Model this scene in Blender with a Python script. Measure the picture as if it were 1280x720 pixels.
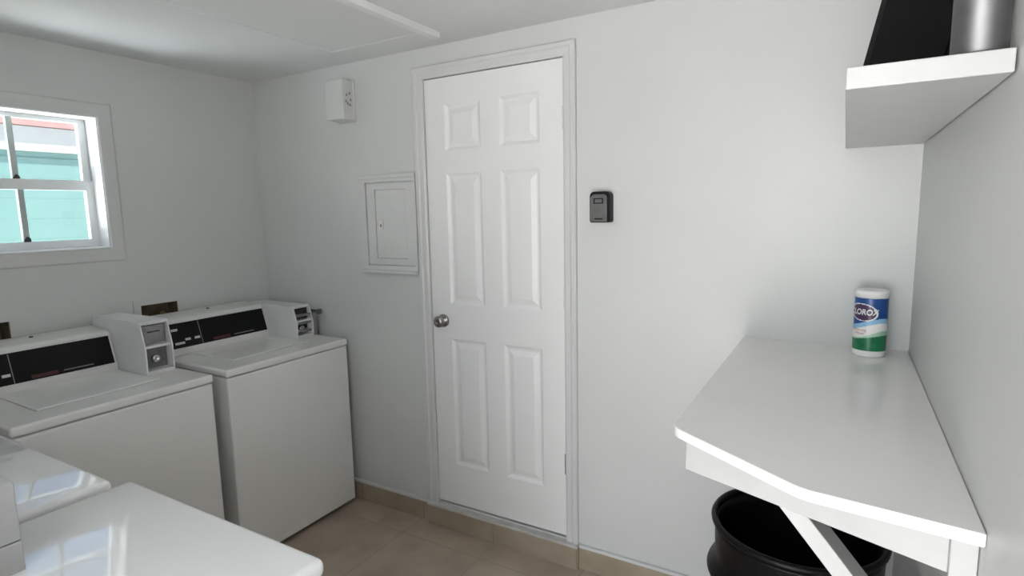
import bpy, bmesh, math, random
from mathutils import Vector, Matrix
PI = math.pi
for o in list(bpy.data.objects): bpy.data.objects.remove(o)
scene = bpy.context.scene
C = scene.collection
random.seed(4)

# ------------------------------------------------------------------ camera, sky, sun, openings, exposure
cam_data = bpy.data.cameras.new('camera'); cam = bpy.data.objects.new('camera', cam_data); C.objects.link(cam)
cam_data.sensor_width = 36.0; cam_data.lens = 712.7 * 36.0 / 1280.0
cam_data.clip_start = 0.02
right = Vector((0.86534688, 0.50075375, -0.02050511))
up = Vector((-0.04925318, 0.12568754, 0.99084649))
fwd = Vector((-0.49874734, 0.85641597, -0.13342703))
m = Matrix((right, up, -fwd)).transposed().to_4x4()
m.translation = Vector((2.9128, -2.1513, 1.5609))
cam.matrix_world = m
scene.camera = cam

world = bpy.data.worlds.new('World'); scene.world = world; world.use_nodes = True
wn = world.node_tree; wn.nodes.clear()
wo = wn.nodes.new('ShaderNodeOutputWorld'); bg = wn.nodes.new('ShaderNodeBackground')
sky = wn.nodes.new('ShaderNodeTexSky'); sky.sky_type = 'NISHITA'; sky.sun_disc = False
sky.sun_elevation = math.radians(55); sky.sun_rotation = math.radians(60)
bg.inputs['Strength'].default_value = 0.30
wn.links.new(sky.outputs[0], bg.inputs[0]); wn.links.new(bg.outputs[0], wo.inputs[0])

sun_d = bpy.data.lights.new('sun', 'SUN'); sun_d.energy = 28; sun_d.angle = math.radians(0.6); sun_d.color = (1, .96, .9)
sun = bpy.data.objects.new('sun', sun_d); C.objects.link(sun)
sun.rotation_euler = Vector((-0.20, -0.14, -0.97)).to_track_quat('-Z', 'Y').to_euler()

# daylight coming through the open doorway behind the camera
DX0, DX1, DY, DZ = 2.11, 3.06, -3.25, 2.12
LEAF = .46
ar = bpy.data.lights.new('doorway_daylight', 'AREA'); ar.shape = 'RECTANGLE'; ar.size = DX1 - DX0 - .02; ar.size_y = DZ - .02
ar.energy = 41; ar.color = (.985, .99, 1.0)
aro = bpy.data.objects.new('doorway_daylight', ar); C.objects.link(aro)
aro.location = ((DX0 + DX1) / 2, DY - .06, DZ / 2); aro.rotation_euler = (PI / 2, 0, 0)
# fill lamp added outside the window, standing in for sunlit yard glare
wa = bpy.data.lights.new('yard_glare_fill', 'AREA'); wa.shape = 'RECTANGLE'; wa.size = .9; wa.size_y = .7
wa.energy = 60; wa.color = (.86, .94, 1.0)
wao = bpy.data.objects.new('yard_glare_fill', wa); C.objects.link(wao)
wao.location = (-.62, -1.66, .80); wao.rotation_euler = Vector((.62, .52, .95)).to_track_quat('-Z', 'Y').to_euler()
scene.view_settings.view_transform = 'Standard'
try: scene.view_settings.look = 'None'
except Exception: pass
scene.view_settings.exposure = 0.0; scene.view_settings.gamma = 1.0; scene.view_settings.use_curve_mapping = False

# ------------------------------------------------------------------ materials
def mat(name, col, rough=.5, metal=0.0, noise=0.0, nscale=8.0, bump=0.0, bscale=60.0, spec=.5, coat=0.0):
    M = bpy.data.materials.new(name); M.use_nodes = True
    nt = M.node_tree; b = nt.nodes['Principled BSDF']
    b.inputs['Base Color'].default_value = (*col, 1); b.inputs['Roughness'].default_value = rough
    b.inputs['Metallic'].default_value = metal; b.inputs['Specular IOR Level'].default_value = spec
    b.inputs['Coat Weight'].default_value = coat; b.inputs['Coat Roughness'].default_value = .05
    tc = nt.nodes.new('ShaderNodeTexCoord')
    nz = nt.nodes.new('ShaderNodeTexNoise'); nz.inputs['Scale'].default_value = nscale; nz.inputs['Detail'].default_value = 4
    nt.links.new(tc.outputs['Object'], nz.inputs['Vector'])
    rp = nt.nodes.new('ShaderNodeValToRGB')
    rp.color_ramp.elements[0].position = .3; rp.color_ramp.elements[1].position = .7
    rp.color_ramp.elements[0].color = (*[c * (1 - noise) for c in col], 1)
    rp.color_ramp.elements[1].color = (*[min(1, c * (1 + noise * .4)) for c in col], 1)
    nt.links.new(nz.outputs['Fac'], rp.inputs['Fac']); nt.links.new(rp.outputs['Color'], b.inputs['Base Color'])
    if bump:
        n2 = nt.nodes.new('ShaderNodeTexNoise'); n2.inputs['Scale'].default_value = bscale; n2.inputs['Detail'].default_value = 3
        nt.links.new(tc.outputs['Object'], n2.inputs['Vector'])
        bp = nt.nodes.new('ShaderNodeBump'); bp.inputs['Strength'].default_value = bump; bp.inputs['Distance'].default_value = .004
        nt.links.new(n2.outputs['Fac'], bp.inputs['Height']); nt.links.new(bp.outputs['Normal'], b.inputs['Normal'])
    return M

def tile_mat(name, c1, c2, grout, w, h, off, rough=.35, swap=False):
    M = mat(name, c1, rough, 0, .16, 5.0, .05, 25)
    nt = M.node_tree; b = nt.nodes['Principled BSDF']; rp = [n for n in nt.nodes if n.type == 'VALTORGB'][0]
    rp.color_ramp.elements[0].color = (*c1, 1); rp.color_ramp.elements[1].color = (*c2, 1)
    tc = [n for n in nt.nodes if n.type == 'TEX_COORD'][0]
    mp = nt.nodes.new('ShaderNodeMapping'); mp.inputs['Location'].default_value = off
    if swap: mp.inputs['Rotation'].default_value = (PI / 2, 0, 0)
    nt.links.new(tc.outputs['Object'], mp.inputs['Vector'])
    br = nt.nodes.new('ShaderNodeTexBrick'); br.offset = 0; br.squash = 1
    br.inputs['Scale'].default_value = 1; br.inputs['Mortar Size'].default_value = .003; br.inputs['Mortar Smooth'].default_value = .3
    br.inputs['Brick Width'].default_value = w; br.inputs['Row Height'].default_value = h; br.inputs['Bias'].default_value = 0
    br.inputs['Mortar'].default_value = (*grout, 1)
    nt.links.new(mp.outputs['Vector'], br.inputs['Vector'])
    nt.links.new(rp.outputs['Color'], br.inputs['Color1'])
    hs = nt.nodes.new('ShaderNodeHueSaturation'); hs.inputs['Value'].default_value = .92
    nt.links.new(rp.outputs['Color'], hs.inputs['Color']); nt.links.new(hs.outputs['Color'], br.inputs['Color2'])
    nt.links.new(br.outputs['Color'], b.inputs['Base Color'])
    return M

M_wall = mat('white_wall_paint', (.63, .64, .63), .42, 0, .03, 3, .10, 45)
M_ceil = mat('white_ceiling_paint', (.74, .75, .745), .45, 0, .03, 2, .08, 40)
M_trim = mat('white_trim_paint', (.64, .645, .64), .35, 0, .03, 6, .05, 60)
M_door = mat('white_door_paint', (.82, .825, .82), .38, 0, .02, 6, .05, 60)
M_enamel = mat('white_enamel', (.80, .795, .775), .22, 0, .02, 3, .03, 12)
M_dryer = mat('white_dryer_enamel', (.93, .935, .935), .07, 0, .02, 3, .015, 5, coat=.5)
M_plastic = mat('white_console_plastic', (.72, .72, .70), .35, 0, .05, 10)
M_coin = mat('grey_white_steel', (.74, .745, .74), .30, 0, .05, 8)
M_case = mat('grey_painted_steel_case', (.44, .44, .435), .35, 0, .05, 8)
M_black = mat('black_panel', (.005, .005, .006), .3, 0, .2, 20, spec=.2)
M_dark = mat('dark_recess', (.03, .03, .03), .5, 0, .2, 20)
M_red = mat('red_print', (.07, .010, .009), .4)
M_greyp = mat('grey_print', (.22, .22, .22), .4)
M_whitep = mat('white_print', (.6, .6, .6), .4)
M_greyfit = mat('grey_coin_fitting', (.28, .28, .28), .35, .4, .2, 30)
M_steel = mat('brushed_steel', (.24, .24, .245), .5, 1.0, .1, 40)
M_chrome = mat('chrome', (.62, .62, .62), .18, 1.0)
M_knob = mat('satin_nickel', (.33, .32, .31), .28, 1.0, .15, 30)
M_counter = mat('counter_paint', (.87, .86, .83), .18, 0, .03, 4, .04, 30)
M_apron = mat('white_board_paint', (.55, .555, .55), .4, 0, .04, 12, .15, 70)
M_raw = mat('weathered_wood_face', (.42, .38, .36), .6, 0, .2, 30)
M_bin = mat('black_bin_plastic', (.0035, .0035, .004), .42, 0, .4, 20, .6, 18, spec=.22)
M_floor = tile_mat('brown_floor_tile', (.37, .30, .235), (.50, .415, .335), (.33, .27, .21), .45, .45, (.25, .16, 0), .32)
M_skirt = tile_mat('brown_skirting_tile', (.31, .255, .19), (.42, .355, .275), (.24, .20, .165), .43, 3.0, (.175, 1.0, 0), .35, True)
M_brass = mat('dull_brass', (.35, .26, .12), .35, .9)
M_niche = mat('tan_outlet_plastic', (.16, .13, .085), .6, 0, .3, 20)
M_lockgrey = mat('grey_lock_cover', (.14, .14, .138), .35, 0, .2, 30)
M_lockblk = mat('black_lock_body', (.006, .006, .006), .45, spec=.2)
M_screen = mat('black_gloss_screen', (.002, .002, .002), .05, 0, .1, 5, spec=.08)
M_bezel = mat('black_bezel', (.004, .004, .004), .4, spec=.15)
M_teal = mat('turquoise_siding_paint', (.080, .158, .156), .6, 0, .05, 3)
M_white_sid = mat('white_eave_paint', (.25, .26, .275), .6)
M_pink = mat('faded_red_roof', (.22, .13, .13), .7, 0, .1, 10)
M_leaf = mat('green_leaf', (.30, .38, .12), .6, 0, .3, 12)
M_ground = mat('pale_concrete', (.70, .69, .67), .8, 0, .12, 3, .1, 30)
M_sash = mat('white_sash_paint', (.80, .82, .83), .35, 0, .03, 8)
M_munt = mat('grey_muntin', (.42, .47, .46), .4)
M_can_w = mat('canister_white', (.85, .85, .84), .35)
M_can_b = mat('label_blue', (.014, .07, .27), .3)
M_can_lb = mat('label_light_blue', (.30, .55, .78), .3)
M_can_n = mat('label_dark_oval', (.075, .035, .10), .3)
M_can_g = mat('label_green', (.012, .20, .085), .3, 0, .4, 40)
M_can_lg = mat('label_pale_green', (.40, .62, .44), .3)
M_can_r = mat('label_red', (.50, .16, .13), .3)
gl = bpy.data.materials.new('window_glass'); gl.use_nodes = True
gt = gl.node_tree; gt.nodes.remove(gt.nodes['Principled BSDF'])
g_tr = gt.nodes.new('ShaderNodeBsdfTransparent'); g_tr.inputs[0].default_value = (.96, .985, .98, 1)
g_gl = gt.nodes.new('ShaderNodeBsdfGlossy'); g_gl.inputs['Roughness'].default_value = .02
g_lw = gt.nodes.new('ShaderNodeLayerWeight'); g_lw.inputs['Blend'].default_value = .5
g_pw = gt.nodes.new('ShaderNodeMath'); g_pw.operation = 'POWER'; g_pw.inputs[1].default_value = 5
g_fr = gt.nodes.new('ShaderNodeMath'); g_fr.operation = 'MULTIPLY_ADD'; g_fr.inputs[1].default_value = .9; g_fr.inputs[2].default_value = .03
gt.links.new(g_lw.outputs['Facing'], g_pw.inputs[0]); gt.links.new(g_pw.outputs[0], g_fr.inputs[0])
g_mx = gt.nodes.new('ShaderNodeMixShader')
gt.links.new(g_fr.outputs[0], g_mx.inputs[0]); gt.links.new(g_tr.outputs[0], g_mx.inputs[1]); gt.links.new(g_gl.outputs[0], g_mx.inputs[2])
gt.links.new(g_mx.outputs[0], gt.nodes['Material Output'].inputs[0])

# ------------------------------------------------------------------ mesh helpers
def box(bm, x0, x1, y0, y1, z0, z1, bev=0.0, seg=2, mi=0):
    vs = [bm.verts.new((x, y, z)) for x in (x0, x1) for y in (y0, y1) for z in (z0, z1)]
    F = [(0, 1, 3, 2), (4, 6, 7, 5), (0, 4, 5, 1), (2, 3, 7, 6), (0, 2, 6, 4), (1, 5, 7, 3)]
    fs = [bm.faces.new([vs[i] for i in f]) for f in F]
    for f in fs: f.material_index = mi
    if bev > 0:
        es = list({e for f in fs for e in f.edges})
        bmesh.ops.bevel(bm, geom=es, offset=bev, segments=seg, profile=.5, affect='EDGES')
    return fs

def prism(bm, pts, axis, a0, a1, bev=0.0, seg=2):
    """pts 2-D outline; axis 'x': (y,z), 'y': (x,z), 'z': (x,y); extruded a0..a1"""
    def P(a, p):
        return {'x': (a, p[0], p[1]), 'y': (p[0], a, p[1]), 'z': (p[0], p[1], a)}[axis]
    A = [bm.verts.new(P(a0, p)) for p in pts]; B = [bm.verts.new(P(a1, p)) for p in pts]
    n = len(pts); fs = [bm.faces.new(A), bm.faces.new(B)]
    for i in range(n): fs.append(bm.faces.new((A[i], A[(i + 1) % n], B[(i + 1) % n], B[i])))
    bmesh.ops.recalc_face_normals(bm, faces=fs)
    if bev > 0:
        es = list({e for f in fs for e in f.edges})
        bmesh.ops.bevel(bm, geom=es, offset=bev, segments=seg, profile=.5, affect='EDGES')
    return fs

def lathe(bm, prof, centre, axis='z', n=48, mi=0):
    rings = []
    for r, h in prof:
        if r < 1e-6: rings.append([bm.verts.new((0, 0, h))])
        else: rings.append([bm.verts.new((r * math.cos(2 * PI * i / n), r * math.sin(2 * PI * i / n), h)) for i in range(n)])
    vs = [v for r in rings for v in r]
    for a, b in zip(rings, rings[1:]):
        for i in range(n):
            j = (i + 1) % n
            if len(a) == 1 and len(b) == 1: continue
            if len(a) == 1: f = bm.faces.new((a[0], b[j], b[i]))
            elif len(b) == 1: f = bm.faces.new((a[i], a[j], b[0]))
            else: f = bm.faces.new((a[i], a[j], b[j], b[i]))
            f.smooth = True; f.material_index = mi
    if axis == '-y': R = Matrix.Rotation(PI / 2, 4, 'X')
    elif axis == 'x': R = Matrix.Rotation(PI / 2, 4, 'Y')
    elif axis == 'y': R = Matrix.Rotation(-PI / 2, 4, 'X')
    else: R = Matrix.Identity(4)
    T = Matrix.Translation(centre) @ R
    for v in vs: v.co = T @ v.co

def slab(bm, axis, a0, a1, us, vs, holes):
    """solid slab between a0 and a1 with rectangular through holes; holes (u0,u1,v0,v1)"""
    us = sorted(set(us + [h[i] for h in holes for i in (0, 1)])); vs = sorted(set(vs + [h[i] for h in holes for i in (2, 3)]))
    def P(a, u, v): return {'x': (a, u, v), 'y': (u, a, v), 'z': (u, v, a)}[axis]
    cache = {}
    def V(a, i, j):
        k = (a, i, j)
        if k not in cache: cache[k] = bm.verts.new(P(a, us[i], vs[j]))
        return cache[k]
    def solid(i, j):
        if i < 0 or j < 0 or i >= len(us) - 1 or j >= len(vs) - 1: return False
        u = (us[i] + us[i + 1]) / 2; v = (vs[j] + vs[j + 1]) / 2
        return not any(h[0] < u < h[1] and h[2] < v < h[3] for h in holes)
    fs = []
    for i in range(len(us) - 1):
        for j in range(len(vs) - 1):
            if not solid(i, j): continue
            for a in (a0, a1): fs.append(bm.faces.new((V(a, i, j), V(a, i + 1, j), V(a, i + 1, j + 1), V(a, i, j + 1))))
            for di, dj, p, q in ((-1, 0, (0, 0), (0, 1)), (1, 0, (1, 0), (1, 1)), (0, -1, (0, 0), (1, 0)), (0, 1, (0, 1), (1, 1))):
                if not solid(i + di, j + dj):
                    fs.append(bm.faces.new((V(a0, i + p[0], j + p[1]), V(a0, i + q[0], j + q[1]), V(a1, i + q[0], j + q[1]), V(a1, i + p[0], j + p[1]))))
    bmesh.ops.recalc_face_normals(bm, faces=fs)

def obj(name, bm, mats, parent=None, smooth=False):
    me = bpy.data.meshes.new(name)
    bmesh.ops.recalc_face_normals(bm, faces=list(bm.faces))
    bm.to_mesh(me); bm.free()
    for mm in (mats if isinstance(mats, (list, tuple)) else [mats]): me.materials.append(mm)
    o = bpy.data.objects.new(name, me); C.objects.link(o)
    if smooth:
        for p in me.polygons: p.use_smooth = True
    if parent is not None:
        o.parent = parent
        base = parent
        while base is not None:           # meshes are written in world space; keep them there under a moved base
            o.matrix_parent_inverse = parent.matrix_world.inverted()
            base = None
    return o

def thing(name, label, cat, loc=(0, 0, 0), group=None):
    o = bpy.data.objects.new(name, None); C.objects.link(o)
    o.empty_display_size = .1
    o.location = loc; o.matrix_world = Matrix.Translation(loc)
    o['label'] = label; o['category'] = cat
    if group: o['group'] = group
    return o
def tag(o, label, cat, group=None):
    o['label'] = label; o['category'] = cat
    if group: o['group'] = group
    return o
def struct(name, bm, mm, parent=None, label=None, cat=None):
    o = obj(name, bm, mm, parent)
    if parent is None:
        o['kind'] = 'structure'
        if label: o['label'] = label
        if cat: o['category'] = cat
    return o
def new(): return bmesh.new()

# ------------------------------------------------------------------ room shell
W, H, FY = 3.109, 2.303, -3.25
WIN = (-1.36, -.806, 1.432, 2.015)
OUT1, OUT2 = (-.71, -.53, 1.045, 1.148), (-1.388, -1.208, 1.055, 1.162)
DR = (1.2134, 1.9148, .1287, 2.161)

b = new(); box(b, -.14, W + .12, FY - .12, .12, -.1, 0); struct('floor', b, M_floor, None, 'brown beige square tiled floor', 'floor')
b = new(); box(b, -.2, W + .2, FY - .2, .2, H, H + .12); struct('ceiling', b, M_ceil, None, 'white painted flat ceiling', 'ceiling')
b = new(); slab(b, 'x', -.14, 0, [FY, 0.0], [0, H], [WIN, OUT1, OUT2])
for o_ in (OUT1, OUT2): box(b, -.13, -.095, o_[0] - .002, o_[1] + .002, o_[2] - .002, o_[3] + .002)
struct('wall_left', b, M_wall, None, 'white wall with the small window behind the washers', 'wall')
b = new(); slab(b, 'y', 0, .12, [-.14, W + .12], [0, H], [(DR[0] - .004, DR[1] + .004, DR[2] - .010, DR[3] + .005)])
box(b, DR[0] - .003, DR[1] + .003, .06, .118, DR[2] - .009, DR[3] + .004)
struct('wall_back', b, M_wall, None, 'white wall holding the six panel door', 'wall')
b = new(); box(b, W, W + .12, FY, 0, 0, H); struct('wall_right', b, M_wall, None, 'white wall beside the counter and the shelf', 'wall')
b = new(); slab(b, 'y', FY - .12, FY, [-.14, W + .12], [0, H], [(DX0, DX1, 0, DZ)])
struct('wall_front', b, M_wall, None, 'white wall with the open doorway, behind the camera', 'wall')

# unseen leaf added beside the doorway to keep its daylight off the left wall
b = new(); box(b, DX0 - .045, DX0 - .005, FY + .002, FY + .002 + LEAF, .012, 2.05, .003)
d2 = struct('shading_leaf', b, M_door, None, 'added unseen door leaf shading the left wall, behind the camera', 'door')
b = new(); lathe(b, [(0, 0), (.028, 0), (.028, .005), (.011, .010), (.011, .035), (.024, .045), (.024, .060), (0, .066)], (DX0 - .0045, FY + LEAF - .06, 1.0), 'x', 24); obj('door_knob', b, M_knob, d2)

# door with six moulded panels
def six_panel_door():
    x0, x1, z0, z1 = DR; yf, yb = .002, .037
    cols = [(1.322, 1.515), (1.612, 1.805)]; rows = [(.335, .965), (1.132, 1.737), (1.84, 2.046)]
    pan = [(a, c, e, f) for a, c in cols for e, f in rows]
    bm = new()
    slab(bm, 'y', yf, yb, [x0, x1], [z0, z1], pan)
    for a, c, e, f in pan:
        prev = None
        for ins, dep in ((0, 0), (.006, .004), (.014, .009), (.022, .009), (.045, .0015)):
            y = yf + dep
            r = [bm.verts.new(q) for q in ((a + ins, y, e + ins), (c - ins, y, e + ins), (c - ins, y, f - ins), (a + ins, y, f - ins))]
            if prev:
                for i in range(4): bm.faces.new((prev[i], prev[(i + 1) % 4], r[(i + 1) % 4], r[i]))
            prev = r
        bm.faces.new(prev)
    d = obj('door_1', bm, M_door); d['kind'] = 'structure'; d['label'] = 'white six panel door with a round knob'; d['category'] = 'door'
    bm = new(); lathe(bm, [(0, .0), (.031, .0), (.031, .006), (.024, .010), (.012, .012), (.011, .020), (.022, .026), (.0275, .036), (.0265, .046), (.018, .053), (.007, .055), (.006, .053), (0, .053)], (1.278, .002, 1.05), '-y', 32)
    k = obj('door_knob', bm, M_knob, d); k['label'] = 'dull round metal door knob'
    for zc in (1.93, 1.20, .465):
        bm = new(); lathe(bm, [(0, -.045), (.0055, -.045), (.0055, .045), (0, .045)], (DR[1] + .0015, -.004, zc), 'z', 12)
        obj('hinge', bm, M_greyfit if zc < 1 else M_door, d)
    return d
six_panel_door()

def frame_sweep(bm, x0, x1, z0, z1, prof, plane, closed):
    """mitred casing; prof = (outward offset, projection)"""
    paths = []
    for t, d in prof:
        cs = [(x0 - t, z0 if not closed else z0 - t), (x0 - t, z1 + t), (x1 + t, z1 + t), (x1 + t, z0 if not closed else z0 - t)]
        if plane == 'y': paths.append([bm.verts.new((u, -d, v)) for u, v in cs])
        else: paths.append([bm.verts.new((d, u, v)) for u, v in cs])
    n = len(prof); segs = [(0, 1), (1, 2), (2, 3)] + ([(3, 0)] if closed else [])
    for i in range(n):
        j = (i + 1) % n
        for a, c in segs: bm.faces.new((paths[i][a], paths[i][c], paths[j][c], paths[j][a]))
    if not closed:
        bm.faces.new([p[0] for p in paths]); bm.faces.new([p[3] for p in paths])
b = new(); frame_sweep(b, DR[0] - .002, DR[1] + .003, .112, DR[3] + .003, [(0, -.002), (0, .010), (.008, .014), (.030, .015), (.036, .020), (.050, .021), (.056, .016), (.056, -.002)], 'y', False)
struct('trim_1', b, M_trim, None, 'white moulded casing around the six panel door', 'trim')

# skirting and the raised threshold
b = new(); box(b, 0.0, 1.165, -.012, 0, 0, .097, .001); box(b, 1.975, W, -.012, 0, 0, .097, .001)
struct('baseboard_back', b, M_skirt, None, 'brown tile skirting along the door wall', 'baseboard')
b = new(); box(b, 0.0, 1.166, -.016, 0, .098, .112, .003); box(b, 1.974, W, -.016, 0, .098, .112, .003)
struct('trim_2', b, M_trim, None, 'white bead on top of the tile skirting', 'trim')
b = new(); box(b, 1.160, 1.980, -.030, 0, 0, .1, .001); struct('trim_3', b, M_skirt, None, 'brown tiled step below the door', 'trim')
b = new(); box(b, 1.158, 1.982, -.034, .058, .1005, .1125, .002); struct('trim_4', b, mat('grey_white_sill', (.55, .54, .52), .45, 0, .2, 20), None, 'worn white sill under the door', 'trim')
b = new(); box(b, W - .012, W, FY, -.013, 0, .097, .001); struct('baseboard_right', b, M_skirt)

# window: casing, two sashes, muntins, panes
y0, y1, z0, z1 = WIN
b = new(); frame_sweep(b, y0, y1, z0, z1, [(0, -.002), (0, .006), (.004, .008), (.055, .008), (.062, .003), (.062, -.002)], 'x', True)
win = struct('window_1', b, M_trim, None, 'small white sash window looking out on a turquoise house', 'window')
zm = 1.722; ym = (y0 + y1) / 2
def sash(xa, xb, za, zb, st, rb, rt):
    bm = new(); slab(bm, 'x', xa, xb, [y0 + .001, y1 - .001], [za, zb], [(y0 + st, y1 - st, za + rb, zb - rt)])
    return obj('sash', bm, M_sash, win)
def muntin_pane(s, xa, xb, za, zb, st, rb, rt, flip):
    bm = new(); box(bm, xa - .004, xb + .004, ym - .011, ym + .011, za + rb, zb - rt, .002); mu = obj('muntin', bm, M_munt, s)
    bm = new(); box(bm, (xa + xb) / 2 - .0015, (xa + xb) / 2 + .0015, y0 + st - .004, y1 - st + .004, za + rb - .004, zb - rt + .004)
    obj('pane', bm, gl, s)
    bm = new(); prism(bm, [(ym - .012, za + rb), (ym + .012, za + rb), (ym + .012, za + rb + .014), (ym, za + rb + .024), (ym - .012, za + rb + .008)], 'x', xb + .0041, xb + .011, .001)
    obj('clip', bm, M_dark, mu)
s1 = sash(-.135, -.112, 1.705, z1 - .001, .030, .030, .020); muntin_pane(s1, -.130, -.117, 1.705, z1 - .001, .030, .030, .020, 0)
s2 = sash(-.110, -.085, z0 + .001, 1.738, .036, .040, .044); muntin_pane(s2, -.105, -.090, z0 + .001, 1.738, .036, .040, .044, 1)
b = new(); box(b, -.084, .014, y0 + .001, y1 - .001, z0 - .001, z0 + .006, .003); obj('window_sill', b, M_sash, win)
b = new(); slab(b, 'x', -.084, .0005, [y0, y1], [z0, z1], [(y0 + .004, y1 - .004, z0 + .0002, z1 - .004)]); obj('reveal_lining', b, mat('lightened_lining_paint', (.88, .88, .87), .4, 0, .02, 8), win)  # lining added in lighter white, putting daylight brightness into the reveal's colour

# ------------------------------------------------------------------ outside
b = new(); box(b, -30, 30, -30, 30, -.35, -.12); struct('ground', b, M_ground, None, 'pale concrete ground outside', 'ground')
hs = thing('neighbour_house', 'turquoise house with white eave and red roof edge outside the window', 'building', (-3.4, .2, -.12))
b = new(); box(b, -7, -3.0, -6, 5, -.12, 2.14)
for i in range(13): box(b, -3.003, -2.992, -6, 5, -.12 + i * .17, -.12 + i * .17 + .1685, .0008, 1)
obj('siding_wall', b, M_teal, hs)
b = new(); box(b, -6.99, -2.95, -6, -1.2, -.12, 2.139); obj('bounce_wing', b, mat('white_bounce_surface', (.85, .85, .84), .7), hs)  # unseen white block added to bounce daylight onto the window reveal
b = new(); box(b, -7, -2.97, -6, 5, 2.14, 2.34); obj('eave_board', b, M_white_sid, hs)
b = new(); prism(b, [(-7, 2.345), (-2.94, 2.345), (-2.94, 2.42), (-7, 3.4)], 'y', -6.1, 5.1); obj('roof', b, M_pink, hs)
sh = thing('garden_shrub', 'pale green shrub outside at the right of the window', 'shrub', (-2.6, .55, -.12))
b = new()
lathe(b, [(0, 0), (.02, 0), (.012, 1.7), (0, 1.7)], (-2.6, .55, -.12), 'z', 8)
obj('stem', b, M_raw, sh)
b = new()
for i in range(260):
    a = random.uniform(0, 2 * PI); r = .17 * math.sqrt(random.random()); zz = random.uniform(1.25, 2.15)
    p = Vector((-2.6 + r * math.cos(a), .55 + r * math.sin(a), zz)); R = Matrix.Rotation(random.uniform(0, 6), 3, 'Z') @ Matrix.Rotation(random.uniform(-1, 1), 3, 'X')
    b.faces.new([b.verts.new(p + R @ Vector(q)) for q in ((0, -.03, 0), (.012, 0, .003), (0, .035, 0), (-.012, 0, .003))])
obj('foliage', b, M_leaf, sh)

# ------------------------------------------------------------------ ceiling hatch
ch = thing('ceiling_hatch', 'white attic hatch panel with raised edge in the ceiling', 'hatch', (1.14, -.75, H - .03))
b = new(); box(b, .866, 1.384, -1.45, -.206, H - .007, H - .0002, .0015); obj('hatch_panel', b, M_ceil, ch)
b = new(); box(b, .78, .8575, -1.45, -.145, H - .008, H - .0002, .0015); box(b, .858, 1.387, -.1985, -.145, H - .008, H - .0002, .0015); obj('flat_frame', b, M_ceil, ch)
b = new(); box(b, 1.3875, 1.424, -1.45, -.145, H - .026, H - .0002, .002); obj('frame_strip', b, M_door, ch)  # lighter paint than the ceiling puts the lit edge into the strip's colour

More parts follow.
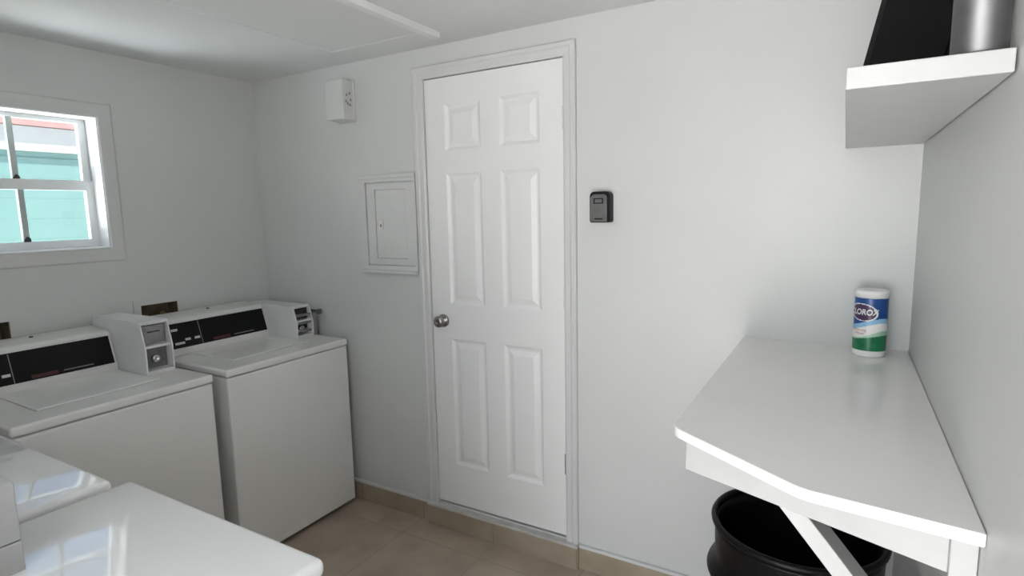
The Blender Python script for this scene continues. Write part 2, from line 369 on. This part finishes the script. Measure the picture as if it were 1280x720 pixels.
# ------------------------------------------------------------------ washers
def top_machine_console(bm_body, x, y0, y1, z): pass
def washer(label, y0, y1, box_w, box_h, box_y1, niche):
    X0, X1, Z = .035, .678, .915
    t = thing('washing_machine', label, 'washing machine', ((X0 + X1) / 2, (y0 + y1) / 2, 0), 'top loading coin washers')
    b = new(); box(b, X0 + .01, X1 - .004, y0 + .004, y1 - .004, .025, Z - .037, .008); obj('cabinet', b, M_enamel, t)
    b = new(); box(b, X0, X1, y0, y1, Z - .034, Z, .009, 3); top = obj('top_panel', b, M_enamel, t)
    for fx in (X0 + .08, X1 - .08):
        for fy in (y0 + .08, y1 - .08):
            b = new(); lathe(b, [(0, .0005), (.022, .0005), (.022, .012), (.012, .016), (.012, .027), (0, .027)], (fx, fy, 0), 'z', 16); obj('foot', b, M_dark, t)
    ly0, ly1 = y0 + .115, y1 - .15
    b = new(); box(b, .215, .556, ly0, ly1, Z + .0002, Z + .007, .004, 2)
    lid = obj('lid', b, M_enamel, t)
    # inclined console along the wall
    cy1 = box_y1 - box_w - .002
    b = new(); prism(b, [(X0, Z + .0003), (.232, Z + .0003), (.230, Z + .022), (.188, Z + .160), (.172, Z + .172), (X0, Z + .182)], 'y', y0 + .004, cy1, .004)
    con = obj('console', b, M_plastic, t)
    # black panel lies on the sloping face
    A = Vector((.2290, 0, Z + .0255)); B = Vector((.1890, 0, Z + .1570)); u = (B - A).normalized(); n = Vector((u.z, 0, -u.x))
    L = (B - A).length
    def strip(ya, yb, s0, s1, d0, d1, bev=0.0):
        bm = new()
        q = [A + u * (s0 * L) + n * d0, A + u * (s1 * L) + n * d0, A + u * (s1 * L) + n * d1, A + u * (s0 * L) + n * d1]
        prism(bm, [(v.x, v.z) for v in q], 'y', ya, yb, bev); return bm
    pan = obj('control_panel', strip(y0 + .034, cy1 - .012, .08, .95, .0002, .004, .001), M_black, con)
    pw = cy1 - y0 - .046; ys = y0 + .034
    obj('red_stripe', strip(ys + pw * .40, ys + pw * .58, .12, .22, .0042, .0048), M_red, pan)
    obj('grey_print', strip(ys + pw * .62, ys + pw * .84, .16, .19, .0042, .0048), M_greyp, pan)
    obj('divider', strip(ys + pw * .285, ys + pw * .291, .08, .92, .0042, .0050), M_greyp, pan)
    for yy, ss, dd in ((.02, .68, .030), (.13, .30, .026), (.22, .30, .026), (.03, .20, .045)):
        obj('indicator', strip(ys + pw * yy, ys + pw * yy + dd, ss, ss + .08, .0042, .007, .0006), M_whitep, pan)
    yc = ys + pw * .52
    b = new(); lathe(b, [(0, 0), (.007, 0), (.006, .004), (0, .005)], (.10, yc, Z + .182), 'z', 12); obj('screw', b, M_dark, con)
    # coin meter box at the right end
    by0, by1 = box_y1 - box_w, box_y1; zt = Z + box_h; xf = .448
    prof = [(X0 + .005, Z + .0005), (xf + .005, Z + .0005), (xf + .006, Z + box_h * .5), (xf - .020, zt), (X0 + .005, zt)]
    coin = None
    b = new(); fl = .006
    prism(b, prof, 'y', by0, by0 + fl, .0015)
    prism(b, prof, 'y', by1 - fl, by1, .0015)
    prism(b, [(X0 + .006, zt - .012), (xf - .021, zt - .012), (xf - .021, zt), (X0 + .006, zt)], 'y', by0 + fl, by1 - fl)
    prism(b, [(X0 + .006, Z + .001), (xf - .045, Z + .001), (xf - .045, zt - .012), (X0 + .006, zt - .012)], 'y', by0 + fl, by1 - fl)
    box(b, xf - .045, xf - .004, by0 + fl, by1 - fl, Z + box_h * .50, Z + box_h * .50 + .010)
    box(b, xf - .045, xf + .002, by0 + fl, by1 - fl, Z + .001, Z + .016)
    coin = obj('coin_box', b, M_coin, t)
    b = new(); box(b, xf - .0448, xf - .030, by0 + fl + .003, by1 - fl - .003, Z + box_h * .57, zt - .018, .003); obj('coin_plate', b, M_dark if box_h < .2 else M_greyfit, coin)
    b = new(); box(b, xf - .0448, xf - .034, by0 + fl + .003, by1 - fl - .003, Z + .020, Z + box_h * .48, .003); pl = obj('lock_plate', b, M_dark if box_h < .2 else M_lockgrey, coin)
    yl = (by0 + by1) / 2
    b = new(); lathe(b, [(0, 0), (.017, 0), (.017, .010), (.013, .014), (.006, .014), (.005, .011), (0, .011)], (xf - .034, yl, Z + box_h * .27), 'x', 24); obj('lock', b, M_chrome, pl)
    b = new(); box(b, xf - .030, xf - .026, yl - .025, yl + .025, Z + box_h * .78, Z + box_h * .80); obj('coin_slot', b, M_dark, coin)
    return t, coin, xf
w1, coin1, xf = washer('white top loading coin washer in the corner beside the door wall', -.733, -.046, .108, .172, -.070, 0)
# the corner machine has a coin slide pushed out at the right of its box
b = new(); box(b, .30, .452, -.0685, -.046, .9155, 1.04, .003); obj('slide_plate', b, M_greyfit, coin1)
b = new(); box(b, .42, .492, -.064, -.054, 1.0402, 1.056, .002); box(b, .486, .500, -.074, -.046, 1.034, 1.062, .004); obj('coin_slide', b, M_steel, coin1)
for k in range(3):
    b = new(); box(b, .412, .446, -.170, -.078, .945 + k * .042, .958 + k * .042, .002); obj('coin_ledge', b, M_greyfit, coin1)
washer('white top loading coin washer under the window at the left edge', -1.465, -.790, .115, .222, -.818, 0)

# recessed water outlet boxes above the washers
def outlet(o_, label):
    a, c, e, f = o_
    t = thing('water_outlet_box', label, 'outlet box', (0, (a + c) / 2, e), 'recessed outlet boxes above the washers')
    bm = new(); slab(bm, 'x', .0003, .006, [a - .03, c + .02], [e - .03, f + .025], [(a + .002, c - .002, e + .002, f - .002)]); obj('frame', bm, M_trim, t)
    bm = new(); g = .0015
    box(bm, -.094, -.090, a + g, c - g, e + g, f - g)
    for q in ((a + g, a + g + .003, e + g, f - g), (c - g - .003, c - g, e + g, f - g), (a + g, c - g, e + g, e + g + .003), (a + g, c - g, f - g - .003, f - g)): box(bm, -.0895, -.001, *q)
    obj('recessed_box', bm, M_niche, t)
    for yy in (a + .05, c - .05):
        bm = new(); lathe(bm, [(0, 0), (.010, 0), (.010, .03), (.014, .032), (.014, .045), (0, .045)], (-.06, yy, e + .006), 'z', 14)
        box(bm, -.063, -.030, yy - .006, yy + .006, e + .034, e + .046, .002); obj('valve', bm, M_brass, t)
outlet(OUT1, 'recessed brown outlet box with valves, between the two coin boxes')
outlet(OUT2, 'recessed brown outlet box cut by the left edge of the photo')

# ------------------------------------------------------------------ dryers in the near row
def dryer(label, x0, x1, yf, Z, boxed):
    yb = yf - .70
    t = thing('clothes_dryer', label, 'dryer', ((x0 + x1) / 2, (yf + yb) / 2, 0), 'dryers in the near row')
    b = new(); box(b, x0 + .004, x1 - .004, yb + .01, yf - .006, .025, Z - .042, .006); obj('cabinet', b, M_enamel, t)
    b = new(); box(b, x0, x1, yb, yf, Z - .04, Z, .016, 5)
    tp = obj('top_panel', b, M_dryer, t)
    for p in tp.data.polygons: p.use_smooth = True
    for fx in (x0 + .08, x1 - .08):
        for fy in (yb + .08, yf - .08):
            b = new(); lathe(b, [(0, .0005), (.022, .0005), (.022, .012), (.012, .016), (.012, .027), (0, .027)], (fx, fy, 0), 'z', 16); obj('foot', b, M_dark, t)
    b = new(); box(b, x0 + .10, x1 - .10, yf - .0058, yf + .010, .30, .74, .006); d = obj('door', b, M_enamel, t)
    b = new(); box(b, x0 + .105, x0 + .13, yf + .0102, yf + .024, .48, .58, .004); obj('handle', b, M_plastic, d)
    b = new(); prism(b, [(yb + .002, Z + .0003), (yb + .18, Z + .0003), (yb + .172, Z + .02), (yb + .10, Z + .165), (yb + .002, Z + .175)], 'x', x0 + .23, x1 - .006, .004); con = obj('console', b, M_plastic, t)
    b = new(); prism(b, [(yb + .1712, Z + .028), (yb + .1065, Z + .158), (yb + .1105, Z + .160), (yb + .1752, Z + .030)], 'x', x0 + .25, x1 - .03); obj('control_panel', b, M_black, con)
    # coin meter box at its right hand, with a seam and a small lock on the side
    bx0, bx1, bf = x0 + .008, x0 + .222, yb + .404
    b = new(); box(b, bx0, bx1, yb + .004, bf, Z + .0003, Z + .058, .002); cb = obj('coin_box', b, M_case, t)
    b = new(); box(b, bx0, bx1, yb + .004, bf, Z + .060, Z + .175, .003); cs = obj('coin_case', b, M_case, cb)
    b = new(); lathe(b, [(0, 0), (.004, 0), (.004, .002), (0, .0025)], (bx1 + .0002, bf - .045, Z + .088), 'x', 12); obj('screw', b, M_greyfit, cs)
    return t
dryer('white coin dryer with only the corner of its top showing, left of the nearer dryer', .680, 1.360, -1.488, .915, True)
dryer('white coin dryer nearest the camera with a broad glossy top', 1.396, 2.090, -1.462, .915, True)

# ------------------------------------------------------------------ things on the door wall
al = thing('alarm_box', 'small white box with sounder holes high on the door wall', 'alarm', (.72, -.04, 2.025))
b = new(); box(b, .664, .780, -.083, -.0005, 2.024, 2.214, .006, 3); hb = obj('housing', b, M_wall, al)
b = new(); box(b, .660, .784, -.012, -.0004, 2.018, 2.220, .003); obj('backplate', b, M_wall, al)
for (yy, zz) in ((-.055, 2.14), (-.035, 2.15), (-.030, 2.12), (-.050, 2.10), (-.035, 2.095), (-.060, 2.11)):
    b = new(); box(b, .7801, .7815, yy - .004, yy + .004, zz - .006, zz + .006); obj('sounder_hole', b, M_greyp, hb)

ap = thing('breaker_panel', 'white painted breaker panel with framed hatch left of the door', 'electrical panel', (.96, -.01, 1.28))
b = new(); slab(b, 'y', -.016, -.0004, [.785, 1.150], [1.268, 1.752], [(.828, 1.132, 1.306, 1.716)]); obj('frame', b, M_trim, ap)
b = new(); box(b, .790, 1.150, -.030, -.0163, 1.268, 1.284, .003); obj('ledge', b, M_trim, ap)
b = new(); box(b, .778, 1.150, -.022, -.0163, 1.732, 1.752, .003); obj('head_strip', b, M_trim, ap)
b = new(); slab(b, 'y', -.010, -.0004, [.833, 1.128], [1.310, 1.710], [(.885, 1.085, 1.340, 1.680)])
dd = obj('hatch_door', b, M_trim, ap)
b = new(); box(b, .8875, 1.0825, -.0075, -.0004, 1.3425, 1.6775, .002); obj('door_field', b, M_trim, dd)
b = new(); box(b, .905, .935, -.011, -.0076, 1.485, 1.530, .002); la = obj('latch', b, M_plastic, dd)
b = new(); box(b, .915, .925, -.0135, -.0111, 1.496, 1.510, .001); obj('latch_slot', b, M_greyfit, la)

lk = thing('key_lock_box', 'small black and grey key lock box on the wall right of the door', 'lock box', (2.07, -.02, 1.51))
def rrect(x0, x1, z0, z1, r, rb=None):
    rb = rb if rb is not None else r; pts = []
    for cx, cz, rr, a0 in ((x1 - r, z1 - r, r, 0), (x0 + r, z1 - r, r, 90), (x0 + rb, z0 + rb, rb, 180), (x1 - rb, z0 + rb, rb, 270)):
        for k in range(6):
            a = math.radians(a0 + k * 18); pts.append((cx + rr * math.cos(a), cz + rr * math.sin(a)))
    return pts
b = new(); prism(b, rrect(2.044, 2.128, 1.510, 1.630, .018, .008), 'y', -.042, -.0004, .003); lb = obj('body', b, M_lockblk, lk)
b = new(); prism(b, rrect(2.050, 2.118, 1.513, 1.619, .016, .006), 'y', -.050, -.0421, .003); lc = obj('cover', b, M_lockgrey, lk)
b = new()
for (a, c) in ((1.600, 1.604), (1.583, 1.587)): box(b, 2.064, 2.104, -.0512, -.0501, a, c)
box(b, 2.064, 2.069, -.0512, -.0501, 1.5872, 1.5998); box(b, 2.099, 2.104, -.0512, -.0501, 1.5872, 1.5998)
obj('dial_outline', b, M_lockblk, lc)
b = new(); box(b, 2.068, 2.102, -.0525, -.0501, 1.522, 1.527, .001); obj('latch_slot', b, M_lockblk, lc)

# ------------------------------------------------------------------ counter on the right wall
ct = thing('folding_counter', 'white painted corner counter with clipped front edge and knee brace', 'counter', (2.9, -.55, 0))
ZT = 1.097
def rounded(pts, rad):
    out = []
    n = len(pts)
    for i, (p, r) in enumerate(zip(pts, rad)):
        p = Vector(p); a = (Vector(pts[i - 1]) - p).normalized(); c = (Vector(pts[(i + 1) % n]) - p).normalized()
        if r <= 0: out.append(tuple(p)); continue
        s, e = p + a * r, p + c * r
        for k in range(7):
            q = k / 6; out.append(tuple(s * (1 - q) ** 2 + p * 2 * q * (1 - q) + e * q * q))
    return out
poly = rounded([(2.619, -.0008), (W - .0008, -.0008), (W - .0008, -1.176), (2.872, -1.146), (2.614, -.968)], [0, 0, .006, .02, .026])
b = new(); prism(b, poly, 'z', ZT - .021, ZT, .0022, 2); obj('counter_top', b, M_counter, ct)
A = Vector((2.642, -.958)); B = Vector((3.074, -1.130)); dv = (B - A).normalized(); nv = Vector((-dv.y, dv.x)) * .02
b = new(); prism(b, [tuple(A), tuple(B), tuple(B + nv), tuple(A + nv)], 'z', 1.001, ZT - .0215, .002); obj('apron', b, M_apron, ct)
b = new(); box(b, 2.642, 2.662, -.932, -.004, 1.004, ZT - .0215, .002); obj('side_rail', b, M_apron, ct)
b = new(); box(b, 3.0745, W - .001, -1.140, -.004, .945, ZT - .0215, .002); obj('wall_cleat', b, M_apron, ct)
# knee brace: a short board set at a slope from behind the apron down to the wall
b = new()
p0, p1 = Vector((2.807, 1.05)), Vector((3.107, .685)); dr = (p1 - p0).normalized(); nn = Vector((-dr.y, dr.x)) * .0165
q = [p0 - nn, p1 - nn * 1 , Vector((3.107, p1.y)) + nn, p0 + nn]
prism(b, [tuple(v) for v in q], 'y', -1.020, -.950, .002)
br = obj('brace', b, [M_apron], ct)

# black bin below the counter
bn = thing('trash_bin', 'large black plastic trash bin under the white counter', 'trash bin', (2.84, -.52, 0))
b = new(); r = .215
lathe(b, [(0, .004), (r * .80, .004), (r * .82, .015), (r * .93, .52), (r * .935, .534), (r * 1.03, .542), (r * 1.055, .554), (r * 1.03, .566), (r * .97, .580), (r * .955, .60), (r * .965, .672), (r * .985, .686),
          (r * .98, .690), (r * .93, .688), (r * .915, .66), (r * .90, .55), (r * .77, .03), (0, .03)], (2.84, -.52, 0), 'z', 64)
bo = obj('bin_body', b, M_bin, bn)
b = new(); lathe(b, [(r * .975, .691), (r * 1.005, .694), (r * 1.012, .702), (r * .995, .709), (r * .96, .710), (r * .935, .704), (r * .94, .692), (r * .975, .691)], (2.84, -.52, 0), 'z', 64)
obj('bin_rim', b, M_bin, bn)

# ------------------------------------------------------------------ wipes canister
cn = thing('wipes_canister', 'white cleaning wipes canister with blue and green label on the counter', 'canister', (2.995, -.135, ZT))
cx, cy, R0, HC = 2.997, -.105, .0445, .205
b = new(); lathe(b, [(0, .0005), (R0 - .003, .0005), (R0 - .0005, .004), (R0, .010), (R0, .180), (R0 - .004, .183), (0, .183)], (cx, cy, ZT), 'z', 64); cbod = obj('tub', b, M_can_w, cn)
b = new(); lathe(b, [(R0 - .006, .1835), (R0 + .0012, .1835), (R0 + .0012, .199), (R0 - .002, .204), (R0 - .010, .205), (.020, .205), (.018, .2035), (0, .2035)], (cx, cy, ZT), 'z', 64); obj('cap', b, M_can_w, cn)
# printed label, its fields as faces of a fine grid; t is degrees right of the side facing the room
b = new(); NT, NZ = 180, 90; zA, zB = .020, .181; RL = R0 + .0004
view = math.atan2(-2.1513 - cy, 2.9128 - cx)
def lab(t, h):
    ov = ((t + 30) / 56) ** 2 + ((h - .138 + .00006 * (t + 30)) / .027) ** 2
    if ov < .80: return 3
    if ov < 1.0: return 0
    sw = .088 + .012 * math.sin(math.radians(t * 1.4 + 30))
    if h > sw + .020: return 1 if t > -75 else 2
    if h > sw + .006: return 2
    gr = .061 + .008 * math.sin(math.radians(t * 1.2 + 10))
    if h < gr: return 4
    if h < gr + .004 + .010 * max(0, min(1, (t + 25) / 60)): return 5
    return 0
grid = [[None] * (NZ + 1) for _ in range(NT)]
for i in range(NT):
    t = -180 + 360 * i / NT; a = view + math.radians(t)
    for j in range(NZ + 1):
        z = zA + (zB - zA) * j / NZ; grid[i][j] = b.verts.new((cx + RL * math.cos(a), cy + RL * math.sin(a), ZT + z))
for i in range(NT):
    for j in range(NZ):
        f = b.faces.new((grid[i][j], grid[(i + 1) % NT][j], grid[(i + 1) % NT][j + 1], grid[i][j + 1])); f.smooth = True
        f.material_index = lab(-180 + 360 * (i + .5) / NT, zA + (zB - zA) * (j + .5) / NZ)
lbl = obj('label', b, [M_can_w, M_can_b, M_can_lb, M_can_n, M_can_g, M_can_lg], cbod)
def wrap_text(s, size, tdeg, h, mm, shear=0, sx=1.0, bold=0.0):
    cu = bpy.data.curves.new('t', 'FONT'); cu.body = s; cu.size = size; cu.align_x = 'CENTER'; cu.align_y = 'CENTER'; cu.shear = shear; cu.offset = bold
    to = bpy.data.objects.new('t', cu); C.objects.link(to)
    bpy.context.view_layer.update()
    me = bpy.data.meshes.new_from_object(to.evaluated_get(bpy.context.evaluated_depsgraph_get()))
    bpy.data.objects.remove(to)
    bm = new(); bm.from_mesh(me); bpy.data.meshes.remove(me)
    bmesh.ops.subdivide_edges(bm, edges=[e for e in bm.edges if e.calc_length() > .004], cuts=2)
    for v in bm.verts:
        a = view + math.radians(tdeg) + v.co.x * sx / R0; rr = RL + .0004; y = v.co.y
        v.co = (cx + rr * math.cos(a), cy + rr * math.sin(a), ZT + h + y)
    return obj('lettering', bm, mm, lbl)
wrap_text('CLOROX', .024, -30, .138, M_can_w, .1, .86, .0006)
wrap_text('Disinfecting', .010, -42, .083, M_can_r, .25)
wrap_text('Wipes', .011, -38, .073, M_can_r, .25)

# ------------------------------------------------------------------ shelf and what stands on it
sf = thing('wall_shelf', 'thick white shelf high on the right wall', 'shelf', (3.0, -.55, 1.737))
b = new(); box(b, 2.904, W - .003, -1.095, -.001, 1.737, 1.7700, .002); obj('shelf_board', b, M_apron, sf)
sc = thing('black_monitor', 'black glossy flat screen leaning on the wall shelf', 'screen', (2.98, -.88, 1.77))
Lb = Vector((2.916, -.780, 1.7755)); w = Vector((.57, -.82, 0)).normalized(); nrm = Vector((-.82, -.57, 0)).normalized()
lean = math.radians(14); uu = (-nrm) * math.sin(lean) + Vector((0, 0, 1)) * math.cos(lean); nf = w.cross(uu).normalized()
if nf.dot(nrm) < 0: nf = -nf
def panel(s0, s1, h0, h1, d0, d1, bev):
    bm = new(); fs = box(bm, s0, s1, h0, h1, d0, d1, bev)
    for v in bm.verts: v.co = Lb + w * v.co.x + uu * v.co.y + nf * v.co.z
    return bm
PW, PH = .232, .27
obj('casing', panel(0, PW, 0, PH, -.018, 0, .004), M_bezel, sc)
obj('screen', panel(.022, PW - .018, .024, PH - .02, .0003, .002, .0005), M_screen, sc)
cs = thing('steel_canister', 'brushed steel cylinder standing beside the black screen on the shelf', 'canister', (3.070, -1.048, 1.77))
b = new(); lathe(b, [(0, .0005), (.032, .0005), (.0345, .004), (.0345, .248), (.033, .252), (0, .252)], (3.071, -1.050, 1.77), 'z', 48); obj('canister_body', b, M_steel, cs)
b = new(); lathe(b, [(0, .2523), (.034, .2523), (.0345, .256), (.0345, .268), (.030, .274), (0, .276)], (3.071, -1.050, 1.77), 'z', 48); obj('canister_lid', b, M_steel, cs)
